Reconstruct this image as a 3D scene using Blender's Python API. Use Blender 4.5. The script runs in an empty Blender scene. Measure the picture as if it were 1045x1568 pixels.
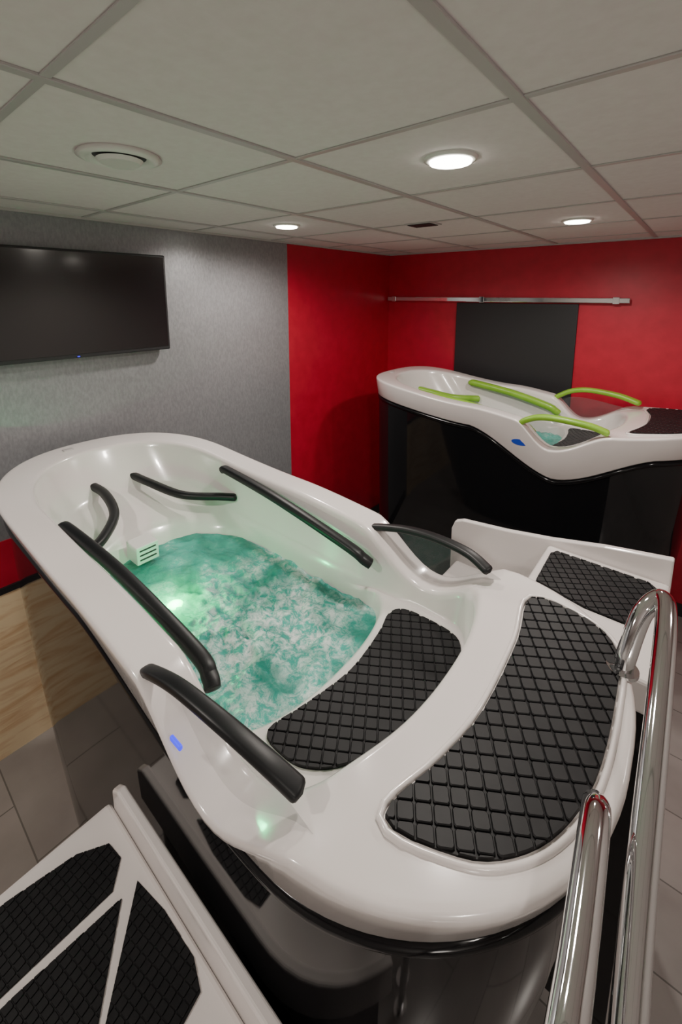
import bpy, math, bmesh
from mathutils import Vector, noise
C=bpy.context.collection
# ---------------------------------------------------------------- materials
def new_mat(name,col=(.8,.8,.8),rough=.5,metal=0.,coat=0.,spec=.5,emis=None,estr=0.):
    m=bpy.data.materials.new(name);m.use_nodes=True
    b=m.node_tree.nodes['Principled BSDF']
    b.inputs['Base Color'].default_value=(*col,1)
    b.inputs['Roughness'].default_value=rough
    b.inputs['Metallic'].default_value=metal
    b.inputs['Coat Weight'].default_value=coat
    b.inputs['Coat Roughness'].default_value=.06
    b.inputs['Specular IOR Level'].default_value=spec
    if emis:
        b.inputs['Emission Color'].default_value=(*emis,1);b.inputs['Emission Strength'].default_value=estr
    return m
def nodes(m): return m.node_tree.nodes,m.node_tree.links,m.node_tree.nodes['Principled BSDF']
def add_noise(m,c1,c2,scale=(1,1,1),ns=5,detail=4,bump=0.,dist=.01,lo=.3,hi=.7):
    N,L,b=nodes(m)
    tc=N.new('ShaderNodeTexCoord');mp=N.new('ShaderNodeMapping');mp.inputs['Scale'].default_value=scale
    n=N.new('ShaderNodeTexNoise');n.inputs['Scale'].default_value=ns;n.inputs['Detail'].default_value=detail
    r=N.new('ShaderNodeValToRGB');r.color_ramp.elements[0].position=lo;r.color_ramp.elements[1].position=hi
    r.color_ramp.elements[0].color=(*c1,1);r.color_ramp.elements[1].color=(*c2,1)
    L.new(tc.outputs['Object'],mp.inputs[0]);L.new(mp.outputs[0],n.inputs['Vector']);L.new(n.outputs[0],r.inputs[0]);L.new(r.outputs[0],b.inputs['Base Color'])
    if bump:
        bp=N.new('ShaderNodeBump');bp.inputs['Strength'].default_value=bump;bp.inputs['Distance'].default_value=dist
        L.new(n.outputs[0],bp.inputs['Height']);L.new(bp.outputs[0],b.inputs['Normal'])
    return m
M_white=new_mat('white_acrylic',(.74,.71,.69),.2,coat=.5)
add_noise(M_white,(.70,.655,.635),(.74,.695,.675),ns=3)
M_black=new_mat('gloss_black_panel',(.006,.006,.007),.055,spec=.42)
M_trim=new_mat('gloss_black_trim',(.004,.004,.005),.12,spec=.3)
M_handle=new_mat('black_handle_rubber',(.006,.007,.008),.42,spec=.35)
M_green=new_mat('lime_handle',(.30,.52,.05),.35)
add_noise(M_green,(.18,.37,.025),(.25,.46,.045),ns=8)
M_mat=new_mat('black_tread_rubber',(.010,.010,.011),.5,spec=.25)
add_noise(M_mat,(.004,.004,.005),(.008,.008,.009),ns=30,bump=.2,dist=.002)
M_chrome=new_mat('chrome',(.78,.78,.79),.05,metal=1.)
M_red=new_mat('red_wall_paint',(.5,.01,.02),.42)
add_noise(M_red,(.42,.007,.026),(.50,.010,.034),ns=14,detail=6,bump=.12,dist=.004)
M_gray=new_mat('grey_wallpaper',(.3,.3,.32),.36,metal=.35)
add_noise(M_gray,(.26,.265,.28),(.32,.325,.34),scale=(1,2.2,1),ns=45,detail=8,bump=.22,dist=.003,lo=.35,hi=.65)
M_gw=new_mat('pale_wall_paint',(.5,.48,.46),.7)
M_ceil=new_mat('ceiling_tile_mat',(.7,.68,.67),.85)
add_noise(M_ceil,(.69,.64,.635),(.73,.685,.68),ns=40,detail=6,bump=.1,dist=.002)
M_grid=new_mat('ceiling_grid_metal',(.45,.43,.425),.35)
M_dark=new_mat('dark_trim_plastic',(.02,.02,.022),.4)
M_screen=new_mat('tv_screen_glass',(.004,.004,.005),.16,coat=1.,spec=.8)
M_screen.node_tree.nodes['Principled BSDF'].inputs['Coat Roughness'].default_value=.10
M_panel=new_mat('black_wall_board',(.014,.014,.016),.5)
M_plast=new_mat('white_plastic',(.72,.71,.68),.35)
M_blue=new_mat('blue_led',(.01,.01,.5),.3,emis=(.04,.03,1.),estr=1.5)
M_badge=new_mat('blue_badge',(.02,.06,.45),.25,coat=.5)
M_lamp=new_mat('lamp_diffuser',(1,1,1),.4,emis=(1,.93,.82),estr=18)
M_greenled=new_mat('green_underwater_led',(0,1,.3),.4,emis=(.08,1,.32),estr=6)
# floor tiles
M_floor=new_mat('grey_floor_tile',(.2,.19,.18),.22)
N,L,b=nodes(M_floor)
tc=N.new('ShaderNodeTexCoord');br=N.new('ShaderNodeTexBrick');mp=N.new('ShaderNodeMapping')
br.inputs['Scale'].default_value=1;br.inputs['Brick Width'].default_value=.6;br.inputs['Row Height'].default_value=.3
br.inputs['Mortar Size'].default_value=.003;br.inputs['Color1'].default_value=(.37,.345,.33,1);br.inputs['Color2'].default_value=(.44,.41,.39,1);br.inputs['Mortar'].default_value=(.2,.19,.18,1)
nz=N.new('ShaderNodeTexNoise');nz.inputs['Scale'].default_value=5;nz.inputs['Detail'].default_value=8
mx=N.new('ShaderNodeMixRGB');mx.blend_type='MULTIPLY';mx.inputs[0].default_value=.4
L.new(tc.outputs['Object'],mp.inputs[0]);L.new(mp.outputs[0],br.inputs['Vector']);L.new(tc.outputs['Object'],nz.inputs['Vector'])
L.new(br.outputs['Color'],mx.inputs[1]);L.new(nz.outputs[0],mx.inputs[2]);L.new(mx.outputs[0],b.inputs['Base Color'])
# wood
M_wood=new_mat('oak_cladding',(.6,.42,.24),.35)
N,L,b=nodes(M_wood)
tc=N.new('ShaderNodeTexCoord');mp=N.new('ShaderNodeMapping');mp.inputs['Scale'].default_value=(1,1.2,7);mp.inputs['Rotation'].default_value=(math.radians(-25),0,0)
nz=N.new('ShaderNodeTexNoise');nz.inputs['Scale'].default_value=3;nz.inputs['Detail'].default_value=9;nz.inputs['Distortion'].default_value=1.2
r=N.new('ShaderNodeValToRGB');r.color_ramp.elements[0].position=.28;r.color_ramp.elements[1].position=.56
r.color_ramp.elements[0].color=(.74,.45,.22,1);r.color_ramp.elements[1].color=(.98,.78,.50,1)
L.new(tc.outputs['Object'],mp.inputs[0]);L.new(mp.outputs[0],nz.inputs['Vector']);L.new(nz.outputs[0],r.inputs[0]);L.new(r.outputs[0],b.inputs['Base Color'])
# water
M_water=new_mat('bubbling_water',(.1,.5,.45),.08)
N,L,b=nodes(M_water)
tc=N.new('ShaderNodeTexCoord')
n1=N.new('ShaderNodeTexNoise');n1.inputs['Scale'].default_value=6;n1.inputs['Detail'].default_value=5;n1.inputs['Distortion'].default_value=.6
n2=N.new('ShaderNodeTexNoise');n2.inputs['Scale'].default_value=30;n2.inputs['Detail'].default_value=12;n2.inputs['Distortion'].default_value=.5;n2.inputs['Roughness'].default_value=.8
vd=N.new('ShaderNodeVectorMath');vd.operation='DISTANCE';vd.inputs[1].default_value=(-.94,.80,1.185)
mr=N.new('ShaderNodeMapRange');mr.inputs[1].default_value=.08;mr.inputs[2].default_value=.52;mr.inputs[3].default_value=.17;mr.inputs[4].default_value=-.13
ad=N.new('ShaderNodeMath');ad.operation='ADD'
mul=N.new('ShaderNodeMath');mul.operation='MULTIPLY'
r1=N.new('ShaderNodeValToRGB');r1.color_ramp.elements[0].position=.42;r1.color_ramp.elements[1].position=.68
r1.color_ramp.elements[0].color=(.04,.04,.04,1)
r2=N.new('ShaderNodeValToRGB');r2.color_ramp.elements[0].position=.44;r2.color_ramp.elements[1].position=.57
r3=N.new('ShaderNodeValToRGB');r3.color_ramp.elements[0].color=(.010,.27,.21,1);r3.color_ramp.elements[1].color=(.10,.60,.50,1);r3.color_ramp.elements[0].position=.35;r3.color_ramp.elements[1].position=.65
mx=N.new('ShaderNodeMixRGB');mx.inputs[2].default_value=(.93,1,.97,1)
L.new(tc.outputs['Object'],n1.inputs['Vector']);L.new(tc.outputs['Object'],n2.inputs['Vector']);L.new(tc.outputs['Object'],vd.inputs[0])
L.new(vd.outputs['Value'],mr.inputs[0]);L.new(mr.outputs[0],ad.inputs[0]);L.new(n1.outputs[0],ad.inputs[1])
L.new(ad.outputs[0],r1.inputs[0]);L.new(n2.outputs[0],r2.inputs[0]);L.new(r1.outputs[0],mul.inputs[0]);L.new(r2.outputs[0],mul.inputs[1])
L.new(n1.outputs[0],r3.inputs[0]);L.new(r3.outputs[0],mx.inputs[1]);L.new(mul.outputs[0],mx.inputs[0]);L.new(mx.outputs[0],b.inputs['Base Color'])
bp=N.new('ShaderNodeBump');bp.inputs['Strength'].default_value=.7;bp.inputs['Distance'].default_value=.012
L.new(n2.outputs[0],bp.inputs['Height']);L.new(bp.outputs[0],b.inputs['Normal'])
tl=N.new('ShaderNodeBsdfTranslucent');ms=N.new('ShaderNodeMixShader');ms.inputs[0].default_value=.08
L.new(mx.outputs[0],tl.inputs[0]);out=N['Material Output']
L.new(b.outputs[0],ms.inputs[1]);L.new(tl.outputs[0],ms.inputs[2]);L.new(ms.outputs[0],out.inputs[0])
# smoked clear window
M_glass=new_mat('clear_window_acrylic',(.12,.13,.135),.05,coat=.5)
M_glass.node_tree.nodes['Principled BSDF'].inputs['Alpha'].default_value=.35

# ---------------------------------------------------------------- helpers
def obj(name,verts,faces,mat,parent=None,smooth=True):
    me=bpy.data.meshes.new(name);me.from_pydata([tuple(v) for v in verts],[],faces)
    bm=bmesh.new();bm.from_mesh(me);bmesh.ops.recalc_face_normals(bm,faces=bm.faces);bm.to_mesh(me);bm.free()
    for p in me.polygons:p.use_smooth=smooth
    me.materials.append(mat)
    o=bpy.data.objects.new(name,me);C.objects.link(o)
    if parent:o.parent=parent
    return o
def empty(name):
    e=bpy.data.objects.new(name,None);e.empty_display_size=.1;C.objects.link(e);return e
def box(name,x0,x1,y0,y1,z0,z1,mat,parent=None,bev=0.,seg=2):
    v=[(x,y,z) for x in(x0,x1) for y in(y0,y1) for z in(z0,z1)]
    f=[(0,1,3,2),(4,6,7,5),(0,4,5,1),(2,3,7,6),(0,2,6,4),(1,5,7,3)]
    o=obj(name,v,f,mat,parent,False)
    if bev:
        m=o.modifiers.new('b','BEVEL');m.width=bev;m.segments=seg
    return o
def disc(name,cx,cy,z0,z1,r,mat,parent=None,n=40,r2=None):
    r2=r if r2 is None else r2
    v=[(cx+r*math.cos(a),cy+r*math.sin(a),z0) for a in [2*math.pi*i/n for i in range(n)]]
    v+=[(cx+r2*math.cos(a),cy+r2*math.sin(a),z1) for a in [2*math.pi*i/n for i in range(n)]]
    f=[(i,(i+1)%n,n+(i+1)%n,n+i) for i in range(n)]+[tuple(range(n))[::-1],tuple(range(n,2*n))]
    return obj(name,v,f,mat,parent,False)
def prism(name,poly,axis,a0,a1,mat,parent=None,bev=0.):
    """poly in the two other axes, extruded along axis"""
    def P(p,a):
        l=list(p);l.insert(axis,a);return tuple(l)
    n=len(poly);v=[P(p,a0) for p in poly]+[P(p,a1) for p in poly]
    f=[(i,(i+1)%n,n+(i+1)%n,n+i) for i in range(n)]+[tuple(range(n))[::-1],tuple(range(n,2*n))]
    o=obj(name,v,f,mat,parent,False)
    if bev:
        m=o.modifiers.new('b','BEVEL');m.width=bev;m.segments=3;m.limit_method='ANGLE'
    return o
def interp(x,xs,ys):
    if x<=xs[0]:return ys[0]
    for i in range(len(xs)-1):
        if x<=xs[i+1]:
            t=(x-xs[i])/(xs[i+1]-xs[i]);t=t*t*(3-2*t);return ys[i]+(ys[i+1]-ys[i])*t
    return ys[-1]
def catmull(pts,n=12):
    P=[Vector(p) for p in pts];P=[P[0]*2-P[1]]+P+[P[-1]*2-P[-2]];out=[]
    for i in range(1,len(P)-2):
        for k in range(n):
            t=k/n
            out.append(.5*((2*P[i])+(P[i+1]-P[i-1])*t+(2*P[i-1]-5*P[i]+4*P[i+1]-P[i+2])*t*t+(3*P[i]-P[i-1]-3*P[i+1]+P[i+2])*t**3))
    out.append(P[-2]);return out
def sweep(name,pts,rw,rh,mat,parent=None,T=None,n=20,k=16,taper=True,sq=2.0,wf=None):
    path=catmull(pts,n)
    if T:path=[Vector(T(p)) for p in path]
    m=len(path);V=[];F=[]
    for i,p in enumerate(path):
        t=(path[min(i+1,m-1)]-path[max(i-1,0)]).normalized()
        s=t.cross(Vector((0,0,1)))
        s=s.normalized() if s.length>1e-3 else Vector((1,0,0))
        u=s.cross(t).normalized()
        sc=1.
        if taper:
            e=min(i,m-1-i);sc=[.0,.75,.95][e] if e<3 else 1.
        w=rw*(wf(i/(m-1)) if wf else 1)
        for j in range(k):
            a=2*math.pi*j/k;c,sn=math.cos(a),math.sin(a)
            c=math.copysign(abs(c)**(2/sq),c);sn=math.copysign(abs(sn)**(2/sq),sn)
            V.append(p+s*(c*w*sc)+u*(sn*rh*sc))
    for i in range(m-1):
        for j in range(k):
            F.append((i*k+j,i*k+(j+1)%k,(i+1)*k+(j+1)%k,(i+1)*k+j))
    F.append(tuple(range(k)));F.append(tuple(range((m-1)*k,m*k)))
    return obj(name,V,F,mat,parent)
def clip(subj,win):
    def inside(p,a,b):return (b[0]-a[0])*(p[1]-a[1])-(b[1]-a[1])*(p[0]-a[0])>=-1e-9
    out=subj
    for i in range(len(win)):
        a,b=win[i],win[(i+1)%len(win)];inp=out;out=[]
        for j in range(len(inp)):
            p,q=inp[j-1],inp[j];ip,iq=inside(p,a,b),inside(q,a,b)
            if ip!=iq:
                d1=(b[0]-a[0])*(p[1]-a[1])-(b[1]-a[1])*(p[0]-a[0]);d2=(b[0]-a[0])*(q[1]-a[1])-(b[1]-a[1])*(q[0]-a[0])
                t=d1/(d1-d2);out.append((p[0]+(q[0]-p[0])*t,p[1]+(q[1]-p[1])*t))
            if iq:out.append(q)
        if not out:return []
    return out
def area(p):return .5*sum(p[i-1][0]*p[i][1]-p[i][0]*p[i-1][1] for i in range(len(p)))
def smooth_poly(poly,n=5):
    P=poly;out=[];m=len(P)
    for i in range(m):
        a,b,c,d=[Vector(P[(i+k)%m]) for k in(-1,0,1,2)]
        for k in range(n):
            t=k/n;q=.5*((2*b)+(c-a)*t+(2*a-5*b+4*c-d)*t*t+(3*b-a-3*c+d)*t**3);out.append((q.x,q.y))
    return out
def tread_mat(name,poly,z,ang,size,mat,parent,T=None,n=4,th=.008,gap=.04,smooth=True,shear=0.):
    P=smooth_poly(poly,n) if smooth else list(poly)
    if area(P)<0:P=P[::-1]
    T=T or (lambda p:p)
    V=[];F=[]
    m=len(P)
    V+= [T((p[0],p[1],z-.004)) for p in P]+[T((p[0],p[1],z+th*.45)) for p in P]
    F+=[(i,(i+1)%m,m+(i+1)%m,m+i) for i in range(m)]+[tuple(range(m,2*m))]
    ca,sa=math.cos(ang),math.sin(ang)
    cx=sum(p[0] for p in P)/m;cy=sum(p[1] for p in P)/m
    R=int(.8/size)
    e1=(ca*size,sa*size);e2=((-sa+shear*ca)*size,(ca+shear*sa)*size)
    g=gap;c=.11
    for i in range(-R,R):
        for j in range(-R,R):
            q=[]
            for a,b in((g+c,g),(1-g-c,g),(1-g,g+c),(1-g,1-g-c),(1-g-c,1-g),(g+c,1-g),(g,1-g-c),(g,g+c)):
                q.append((cx+e1[0]*(i+a)+e2[0]*(j+b),cy+e1[1]*(i+a)+e2[1]*(j+b)))
            if max(p[0] for p in q)<min(p[0] for p in P) or min(p[0] for p in q)>max(p[0] for p in P):continue
            if max(p[1] for p in q)<min(p[1] for p in P) or min(p[1] for p in q)>max(p[1] for p in P):continue
            w=clip(P,q)
            if len(w)<3 or abs(area(w))<size*size*.02:continue
            c0=(sum(p[0] for p in w)/len(w),sum(p[1] for p in w)/len(w));k=len(w);b0=len(V)
            V+=[T((p[0],p[1],z)) for p in w]
            V+=[T((p[0],p[1],z+th*.82)) for p in w]
            V+=[T((c0[0]+(p[0]-c0[0])*.9,c0[1]+(p[1]-c0[1])*.9,z+th)) for p in w]
            for s in range(k):
                F.append((b0+s,b0+(s+1)%k,b0+k+(s+1)%k,b0+k+s));F.append((b0+k+s,b0+k+(s+1)%k,b0+2*k+(s+1)%k,b0+2*k+s))
            F.append(tuple(range(b0+2*k,b0+3*k)))
    return obj(name,V,F,mat,parent,False)
def bead(name,poly,z,off,w,h,mat,parent,T):
    """raised moulded edge running round a mat recess"""
    P=smooth_poly(poly,5)
    if area(P)<0:P=P[::-1]
    m=len(P);V=[];F=[];K=8
    for i in range(m):
        a,b=P[i-2],P[(i+2)%m];d=Vector((b[0]-a[0],b[1]-a[1])).normalized();nx,ny=d.y,-d.x
        for j in range(K):
            t=math.pi*j/(K-1);o=off-w*math.cos(t);V.append(T((P[i][0]+nx*o,P[i][1]+ny*o,z-.002+(h+.002)*math.sin(t))))
    for i in range(m):
        for j in range(K-1):F.append((i*K+j,i*K+j+1,((i+1)%m)*K+j+1,((i+1)%m)*K+j))
    return obj(name,V,F,mat,parent)

# ---------------------------------------------------------------- room
X0,X1,Y0,Y1,ZC=-2.39,1.5,-1.6,3.6,2.565
box('floor',X0-.1,X1+.1,Y0-.1,Y1+.1,-.1,0,M_floor)
box('wall_left',X0-.1,X0,Y0-.1,2.27,0,ZC,M_gray)
box('wall_left_red',X0-.1,X0,2.27,Y1+.1,0,ZC,M_red)
box('wall_back',X0-.1,X1+.1,Y1,Y1+.1,0,ZC,M_red)
box('wall_right',X1,X1+.1,Y0-.1,Y1,0,ZC,M_gw)
box('wall_front',X0,X1,Y0-.1,Y0,0,ZC,M_gw)
box('ceiling',X0-.1,X1+.1,Y0-.1,Y1+.1,ZC,ZC+.1,M_ceil)
box('baseboard_left',X0,X0+.012,1.3,Y1,0,.09,M_dark)
box('baseboard_back',X0+.012,X1,Y1-.012,Y1,0,.09,M_dark)
# lower wall cladding on the left
wc=empty('trim_1')
box('wood_cladding',X0,X0+.012,-1.5,1.25,0,.83,M_wood,wc)
box('cladding_cap',X0,X0+.018,-1.5,1.25,.83,.86,M_dark,wc)
box('red_band',X0,X0+.006,-1.5,1.25,.86,1.08,M_red,wc)
# ceiling grid
g=empty('ceiling_grid')
k=0
x=-2.12
while x<X1:
    box('runner_%d'%k,x-.012,x+.012,Y0,Y1,ZC-.006,ZC,M_grid,g,.001,1);k+=1;x+=.6
y=-1.49
while y<Y1:
    box('cross_%d'%k,X0,X1,y-.009,y+.009,ZC-.004,ZC,M_grid,g,.001,1);k+=1;y+=.6
# perimeter angle
box('trim_2',X0,X0+.02,Y0,Y1,ZC-.012,ZC-.0,M_grid);box('trim_3',X0+.02,X1,Y1-.02,Y1,ZC-.012,ZC,M_grid)
# downlights
def downlight(x,y,e):
    p=empty('recessed_downlight')
    n=40;prof=[(.072,0),(.072,-.005),(.060,-.009),(.055,-.006)]
    V=[];F=[]
    for r_,z_ in prof:
        V+=[(x+r_*math.cos(2*math.pi*i/n),y+r_*math.sin(2*math.pi*i/n),ZC+z_) for i in range(n)]
    for a in range(3):
        F+=[(a*n+i,a*n+(i+1)%n,(a+1)*n+(i+1)%n,(a+1)*n+i) for i in range(n)]
    obj('bezel',V,F,M_plast,p)
    disc('diffuser',x,y,ZC-.014,ZC-.001,.056,M_lamp,p,r2=.060)
    l=bpy.data.lights.new('bulb','SPOT');l.energy=e;l.spot_size=math.radians(172);l.spot_blend=.6;l.shadow_soft_size=.05;l.color=(1,.92,.84)
    o=bpy.data.objects.new('bulb',l);o.location=(x,y,ZC-.035);C.objects.link(o);o.parent=p
for x,y,e in((-.59,1.18,42),(-1.81,1.72,52),(-.56,2.53,48),(.6,.0,18),(-1.4,-.6,64),(.7,1.9,30)):downlight(x,y,e)  # first three are in view; the rest are unseen, added for extra light
# unseen fill light on a stand behind the camera, added to brighten the ceiling
gl=empty('unseen_fill_lamp')
disc('base',1.1,-1.1,0,.03,.16,M_dark,gl);disc('pole',1.1,-1.1,.03,1.4,.015,M_dark,gl)
l=bpy.data.lights.new('fill_bulb','POINT');l.energy=18;l.shadow_soft_size=.16;l.color=(1,.93,.86)
o=bpy.data.objects.new('fill_bulb',l);o.location=(1.1,-1.1,1.57);C.objects.link(o);o.parent=gl
# round ceiling vent
v=empty('ceiling_air_valve')
n=48;prof=[(.10,0),(.105,-.008),(.085,-.016),(.072,-.010),(.066,-.004)]
V=[];F=[];x,y=-1.26,.59
for r_,z_ in prof:V+=[(x+r_*math.cos(2*math.pi*i/n),y+r_*math.sin(2*math.pi*i/n),ZC+z_) for i in range(n)]
for a in range(4):F+=[(a*n+i,a*n+(i+1)%n,(a+1)*n+(i+1)%n,(a+1)*n+i) for i in range(n)]
obj('ring',V,F,M_plast,v)
disc('centre',x,y,ZC-.022,ZC-.012,.05,M_plast,v,r2=.058)
disc('throat',x,y,ZC-.004,ZC-.001,.07,M_dark,v)
# small grille
v=empty('ceiling_vent_grille')
box('frame',-1.30,-1.14,2.09,2.21,ZC-.006,ZC,M_grid,v,.002)
for i in range(6):box('slat_%d'%i,-1.285,-1.155,2.102+i*.017,2.111+i*.017,ZC-.010,ZC-.005,M_dark,v)

# TV
tv=empty('wall_television')
box('case',X0+.03,X0+.075,.375,1.285,1.895,2.405,M_dark,tv,.006)
box('screen',X0+.075,X0+.078,.387,1.273,1.915,2.393,M_screen,tv)
box('bracket',X0,X0+.03,.7,.95,2.05,2.25,M_dark,tv)
box('power_led',X0+.076,X0+.08,.805,.815,1.900,1.905,M_blue,tv)
# black wall board + chrome rail
box('black_wall_board',-1.68,-.735,Y1-.02,Y1,.9,2.125,M_panel,None,.003)
rl=empty('wall_mounted_rail')
box('bar',-2.37,-.42,Y1-.05,Y1-.030,2.135,2.172,M_chrome,rl,.004)
for i,xx in enumerate((-2.3,-1.45,-.5)):box('bracket_%d'%i,xx-.02,xx+.02,Y1-.055,Y1,2.13,2.177,M_chrome,rl,.002)

# ---------------------------------------------------------------- tub
YC=.765
NS,NE=44,44
def outline(xl,xr,hw,al,ar,nl=2.3,nr=2.5,nr2=None):
    P=[]
    xa,xb=xl+al,xr-ar
    for i in range(NS):P.append((xa+(xb-xa)*i/NS,YC-hw))
    for i in range(NE):
        a=-math.pi/2+math.pi*i/NE;c,s=math.cos(a),math.sin(a);q=nr if s<0 or nr2 is None else nr2
        P.append((xb+ar*abs(c)**(2/q),YC+hw*math.copysign(abs(s)**(2/q),s)))
    for i in range(NS):P.append((xb+(xa-xb)*i/NS,YC+hw))
    for i in range(NE):
        a=math.pi/2+math.pi*i/NE;c,s=math.cos(a),math.sin(a)
        P.append((xa-al*abs(c)**(2/nl),YC+hw*math.copysign(abs(s)**(2/nl),s)))
    return P
def zr0(x):return interp(x,[-2.3,-1.2,-.5],[1.50,1.46,1.42])
def notch(x,y,dep=.115):
    d=abs(x+.59)/.235
    if d>=1:return 0
    m=min(1,max(0,(abs(y-YC)-.2)/.1))
    return dep*(math.cos(d*math.pi/2)**1.6)*m
def build_tub(name,T,V_depth,hmat,bot,nl=2.3,vr=.45,AH=None,hs=1.,lip=.07):
    E=empty(name)
    def zs(x):
        d=min(1,abs(x+.56)/(.62 if x<-.56 else vr));tri=(1-d);tri=tri*tri*(3-2*tri)*.6+tri*.4
        return zr0(x)-lip-V_depth*tri
    A=dict(al=.55,ar=.42,nl=nl,nr=2.1,nr2=2.8)
    rings=[]
    def R(o,zf):rings.append([T((p[0],p[1],zf(p[0],p[1]))) for p in o])
    zr=lambda dz,k=1.:(lambda x,y:zr0(x)-notch(x,y)*k+dz)
    R(outline(-2.215,-.060,.395,**A),lambda x,y:zs(x)+.004)
    R(outline(-2.238,-.038,.416,**A),lambda x,y:zs(x))
    R(outline(-2.244,-.032,.422,**A),lambda x,y:zs(x)+.006)
    R(outline(-2.256,-.019,.437,**A),zr(-.016))
    R(outline(-2.257,-.018,.438,**A),zr(-.009))
    R(outline(-2.255,-.020,.436,**A),zr(-.003))
    R(outline(-2.250,-.025,.431,**A),zr(-.0005))
    R(outline(-2.243,-.033,.423,**A),zr(.0))
    B=dict(al=.45,ar=.14,nl=2.3,nr=2.2)
    R(outline(-2.125,-.33,.350,**B),zr(0))
    R(outline(-2.113,-.338,.339,**B),zr(-.002))
    R(outline(-2.106,-.344,.333,**B),zr(-.009))
    R(outline(-2.102,-.349,.330,**B),zr(-.024))
    zz=lambda l,m,r:(lambda x,y:interp(x,[-1.85,-1.5,-.88,-.72],[l,m,m,r]))
    R(outline(-1.99,-.360,.318,**B),zz(1.33,1.27,1.268))
    R(outline(-1.965,-.372,.312,**B),zz(1.305,1.262,1.25))
    R(outline(-1.70,-.625,.305,al=.38,ar=.12,nr=2.2),zz(1.295,1.22,1.25))
    R(outline(-1.675,-.638,.30,al=.38,ar=.12,nr=2.2),zz(1.28,1.2,1.24))
    R(outline(-1.59,-.67,.295,al=.38,ar=.12,nr=2.2),lambda x,y:1.12)
    R(outline(-1.55,-.70,.28,al=.38,ar=.12,nr=2.2),lambda x,y:.75)
    n=len(rings[0])
    def loft(nm,rs,mat,cap=False):
        V=[p for r_ in rs for p in r_];F=[]
        for a in range(len(rs)-1):
            for i in range(n):F.append((a*n+i,a*n+(i+1)%n,(a+1)*n+(i+1)%n,(a+1)*n+i))
        if cap:F.append(tuple(range((len(rs)-1)*n,len(rs)*n)))
        return obj(nm,V,F,mat,E)
    loft('shell',rings,M_white,True)
    # black trim bead directly under the white lip
    tr=[]
    for ins,dz in((.012,-.001),(.0,-.003),(-.007,-.009),(-.008,-.018),(-.003,-.026),(.012,-.028)):
        tr.append([T((p[0],p[1],zs(p[0])+dz-.001)) for p in outline(-2.238+ins,-.038-ins,.416-ins,**A)])
    loft('black_trim',tr,M_trim)
    pr=[]
    top=(-2.237,-.045,.414)
    def PR(t,zf,ins=0):
        q=t**1.5
        xl,xr,hw=[top[k]+(bot[k]-top[k])*q for k in range(3)]
        pr.append([T((p[0],p[1],zf(p[0]))) for p in outline(xl+ins,xr-ins,hw-ins,**A)])
    PR(0,lambda x:zs(x)-.004,.02)
    for t in(0,.02,.1,.2,.3,.4,.5,.6,.7,.8,.9,.96):PR(t,(lambda t:(lambda x:(zs(x)-.006)*(1-t)+.05*t))(t))
    PR(1,lambda x:.05,.02);PR(1,lambda x:0.0,.02)
    loft('black_panel',pr,M_black,True)
    wo=outline(-1.64,-.655,.303,al=.38,ar=.12,nr=2.2)
    cx,cy=-1.12,YC;V=[];F=[];K=46
    for a in range(1,K+1):
        for p in wo:
            x=cx+(p[0]-cx)*a/K;y=cy+(p[1]-cy)*a/K
            h=.010*noise.noise(Vector((x*9,y*9,0)))+.010*noise.noise(Vector((x*24,y*24,3)))+.006*noise.noise(Vector((x*60,y*60,7)))
            h*=interp(math.hypot(x+1.0,y-.78),[.1,.5],[1.6,.6])
            V.append(T((x,y,1.185+h)))
    V.append(T((cx,cy,1.185)))
    for a in range(K-1):
        for i in range(n):F.append((a*n+i,a*n+(i+1)%n,(a+1)*n+(i+1)%n,(a+1)*n+i))
    for i in range(n):F.append((i,(i+1)%n,K*n))
    obj('water',V,F,M_water,E)
    H=[[(-2.04,.88,1.36),(-1.90,.90,1.35),(-1.69,.945,1.335),(-1.55,1.05,1.33),(-1.49,1.09,1.33)],
       [(-2.05,.71,1.36),(-1.92,.72,1.35),(-1.74,.68,1.335),(-1.60,.58,1.33),(-1.54,.50,1.33)],
       [(-1.57,YC+.318,1.435),(-1.53,YC+.312,1.445),(-1.2,YC+.295,1.425),(-.85,YC+.285,1.375),(-.78,YC+.29,1.35),(-.755,YC+.30,1.335)],
       [(-1.57,YC-.318,1.435),(-1.53,YC-.312,1.445),(-1.2,YC-.295,1.425),(-.85,YC-.285,1.375),(-.78,YC-.29,1.35),(-.755,YC-.30,1.335)]]
    for i,h in enumerate(H):sweep('grab_bar_%d'%i,h,.019*hs,.015*hs,hmat,E,T,sq=2.6)
    for i,s in enumerate((-1,1)):
        sweep('arched_handle_%d'%i,AH[i],.0155*hs,.010*hs,hmat,E,T,sq=3.2,wf=lambda t:.85+.35*t)
        V=[];F=[];m=24
        for a in range(m+1):
            x=-.815+.445*a/m;u=a/m;y=YC+s*(.385)
            V.append(T((x,y,zr0(x)-notch(x,y)-.01)));V.append(T((x,y,1.41+.04*math.sin(math.pi*u))))
        for a in range(m):F.append((2*a,2*a+1,2*a+3,2*a+2))
        obj('clear_window_%d'%i,V,F,M_glass,E)
    m2=[(-.275,1.105),(-.15,1.110),(-.075,1.04),(-.058,.88),(-.060,.72),(-.085,.61),(-.128,.535),(-.19,.485),(-.295,.460),(-.268,.586),(-.248,.72),(-.255,.935)]
    tread_mat('deck_mat',m2,1.420,math.radians(33),.028,M_mat,E,T)
    bead('deck_mat_edge',m2,1.420,.009,.006,.006,M_white,E,T)
    m1=[(-.66,.54),(-.60,.525),(-.54,.54),(-.48,.60),(-.42,.73),(-.39,.89),(-.42,1.0),(-.46,1.055),(-.55,1.065),(-.63,1.055),(-.655,1.01),(-.635,.93),(-.618,.78),(-.64,.64)]
    m1=[(p[0]+.012,p[1]-.012) for p in m1]
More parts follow.
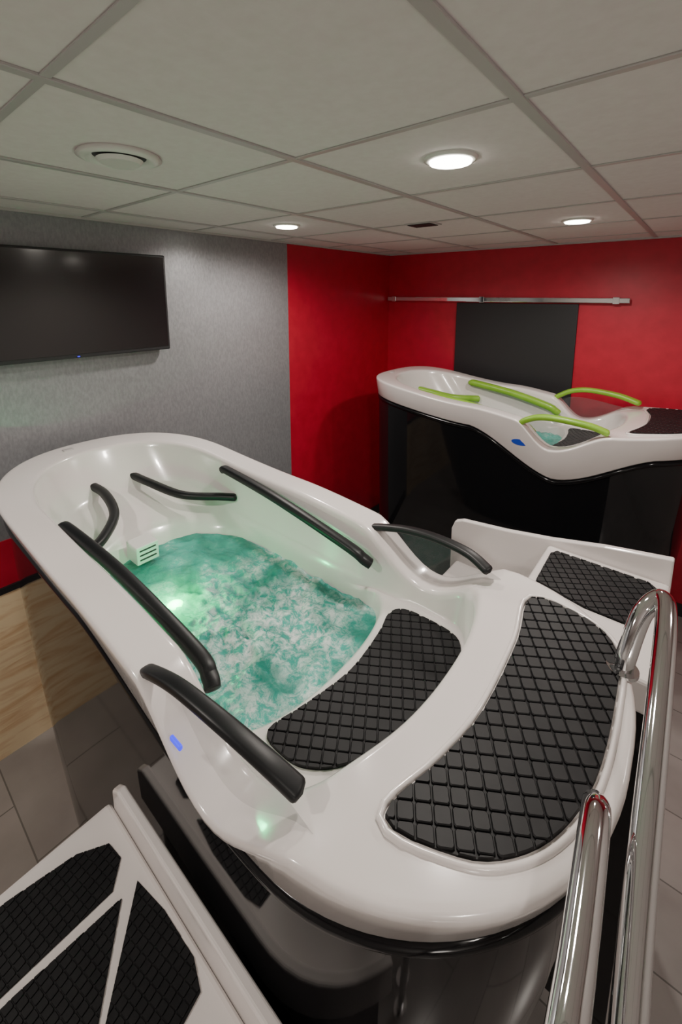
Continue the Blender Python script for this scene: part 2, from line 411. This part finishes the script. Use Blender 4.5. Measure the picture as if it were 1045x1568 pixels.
    tread_mat('seat_mat',m1,1.250,math.radians(33),.028,M_mat,E,T)
    def tb(nm,x0,x1,y0,y1,z0,z1,mat):
        v=[T((x,y,z)) for x in(x0,x1) for y in(y0,y1) for z in(z0,z1)]
        f=[(0,1,3,2),(4,6,7,5),(0,4,5,1),(2,3,7,6),(0,2,6,4),(1,5,7,3)]
        o=obj(nm,v,f,mat,E,False);m=o.modifiers.new('b','BEVEL');m.width=.003;m.segments=2
    tb('skimmer_vent',-1.62,-1.535,.665,.75,1.20,1.27,M_plast)
    for i in range(3):tb('vent_slot_%d'%i,-1.54,-1.532,.675,.74,1.215+i*.018,1.221+i*.018,M_dark)
    tb('drain_cap',-2.20,-2.17,.66,.70,1.494,1.503,M_grid)
    return E
I=lambda p:tuple(p)
AH1=[[(-.835,.355,1.415),(-.80,.353,1.44),(-.70,.355,1.470),(-.58,.362,1.478),(-.48,.380,1.457),(-.41,.400,1.425)],
     [(-.845,1.125,1.40),(-.80,1.135,1.42),(-.69,1.15,1.445),(-.58,1.155,1.455),(-.47,1.15,1.450),(-.395,1.135,1.427)]]
AH2=[[(-.80,.353,1.41),(-.77,.353,1.435),(-.68,.355,1.468),(-.56,.362,1.478),(-.44,.380,1.462),(-.36,.400,1.425)],
     [(-.82,1.135,1.41),(-.78,1.14,1.44),(-.68,1.15,1.485),(-.55,1.155,1.505),(-.42,1.15,1.49),(-.31,1.135,1.445)]]
tub=build_tub('hydrotherapy_tub',I,.06,M_handle,(-1.86,-.34,.375),AH=AH1)
def T2(p):
    x,y,z=p
    s=interp(x,[-2.3,-1.2,-.5,-.05],[1.065,1.04,1.03,1.06])
    return (-.60+(x+.58)*(.79 if x<-.58 else 1.22),y+2.2,z*s)
tub2=build_tub('hydrotherapy_tub',T2,.16,M_green,(-2.20,-.15,.40),nl=2.9,vr=.36,AH=AH2,hs=1.65,lip=.12)
# extras for the near tub
box('status_led',-.690,-.655,.329,.337,1.378,1.388,M_blue,tub,.003)
bpy.ops.mesh.primitive_uv_sphere_add(radius=.028,location=(-1.25,.65,1.188),segments=24,ring_count=12)
o=bpy.context.object;o.name='underwater_led';o.data.materials.append(M_greenled);o.scale=(1,1,.4);o.parent=tub
l=bpy.data.lights.new('led_glow','POINT');l.energy=2.4;l.color=(.03,1,.3);l.shadow_soft_size=.02;l.specular_factor=0
o=bpy.data.objects.new('led_glow',l);o.location=(-1.25,.65,1.23);C.objects.link(o);o.parent=tub
# badge on tub 2
n=28;V=[];F=[]
for d in(0,-.006):
    V+=[(-.76+.05*math.cos(2*math.pi*i/n),2.540+d,1.355+.018*math.sin(2*math.pi*i/n)) for i in range(n)]
F=[(i,(i+1)%n,n+(i+1)%n,n+i) for i in range(n)]+[tuple(range(n)),tuple(range(n,2*n))]
obj('badge',V,F,M_badge,tub2,False)

# ---------------------------------------------------------------- entry steps beside the tubs
E=empty('tub_entry_steps')
box('platform',-.985,-.2,-.30,.315,.90,1.0,M_white,E,.012,3)
box('platform_body',-.96,-.22,-.28,.30,0,.9,M_black,E)
prism('guard',[(-.97,.95),(-.97,1.04),(-.94,1.06),(-.2,1.06),(-.2,.95)],1,.315,.337,M_white,E,.006)
box('lower_step',-.985,-.2,-.62,-.30,.55,.65,M_white,E,.012,3);box('lower_body',-.96,-.22,-.60,-.30,0,.55,M_black,E)
box('bottom_step',-.985,-.2,-.94,-.62,.22,.32,M_white,E,.012,3);box('bottom_body',-.96,-.22,-.92,-.62,0,.22,M_black,E)
mA=[(-.955,-.15),(-.955,.10),(-.93,.22),(-.895,.275),(-.85,.28),(-.808,.245),(-.815,.06),(-.825,-.15)]
mB=[(-.803,-.1),(-.800,.06),(-.783,.252),(-.655,.156),(-.592,.065),(-.57,-.1)]
mC=[(-.785,.285),(-.70,.298),(-.60,.300),(-.555,.285),(-.545,.24),(-.60,.18),(-.645,.163)]
for i,m in enumerate((mA,mB,mC)):tread_mat('tread_%d'%i,m,1.000,math.radians(10),.016,M_mat,E,None,smooth=False,th=.004)
E=empty('tub_entry_steps')
box('platform',-.385,-.0,1.225,1.73,1.14,1.24,M_white,E,.012,3)
box('platform_body',-.37,-.01,1.235,1.72,0,1.14,M_black,E)
box('lower_step',-.76,-.385,1.225,1.73,.92,1.02,M_white,E,.012,3);box('lower_body',-.75,-.385,1.235,1.72,0,.92,M_black,E)
prism('guard',[(-.79,.95),(-.79,1.16),(-.775,1.20),(-.74,1.215),(-.55,1.235),(-.38,1.262),(-.2,1.30),(0,1.33),(0,.95)],1,1.73,1.757,M_white,E,.006)
tread_mat('tread',[(-.36,1.66),(-.345,1.69),(-.06,1.69),(-.03,1.66),(-.035,1.50),(-.08,1.42),(-.2,1.42),(-.355,1.46)],1.240,math.radians(33),.028,M_mat,E,None,smooth=False)

# ---------------------------------------------------------------- handrails
E=empty('chrome_handrail')
sweep('hoop_rail',[(-.060,1.00,1.42),(-.055,1.01,1.46),(-.04,1.05,1.535),(-.012,1.08,1.563),(.0,1.02,1.555),(.006,.85,1.51),(.012,.60,1.43),(.018,.45,1.38),(.03,.2,1.30),(.035,.1,1.24),(.05,.06,1.12),(.05,.05,.8),(.05,.05,.02)],.019,.019,M_chrome,E,taper=False)
E2=empty('chrome_handrail')
sweep('side_rail',[(-.05,.64,1.42),(-.05,.645,1.45),(-.048,.63,1.475),(-.044,.58,1.485),(-.035,.45,1.485),(-.03,.35,1.485),(-.02,.22,1.45),(-.015,.16,1.38),(-.01,.14,1.2),(-.01,.14,.7),(-.01,.14,.02)],.019,.019,M_chrome,E2,taper=False)
disc('foot',.05,.05,0,.012,.045,M_chrome,E);disc('foot',-.01,.14,0,.012,.04,M_chrome,E2)
disc('deck_flange',-.060,1.00,1.419,1.427,.03,M_chrome,E)

# ---------------------------------------------------------------- world + camera
w=bpy.data.worlds.new('world');w.use_nodes=True;bpy.context.scene.world=w
w.node_tree.nodes['Background'].inputs[0].default_value=(.05,.05,.05,1)
cd=bpy.data.cameras.new('camera');co=bpy.data.objects.new('camera',cd);C.objects.link(co)
cd.sensor_fit='HORIZONTAL';cd.sensor_width=36;cd.lens=675/1045*36;cd.shift_y=-(784-566)/1045;cd.clip_start=.02
co.location=(0,0,2.2);co.rotation_euler=(math.radians(90)-math.atan(116/675),0,math.radians(39.7))
bpy.context.scene.camera=co
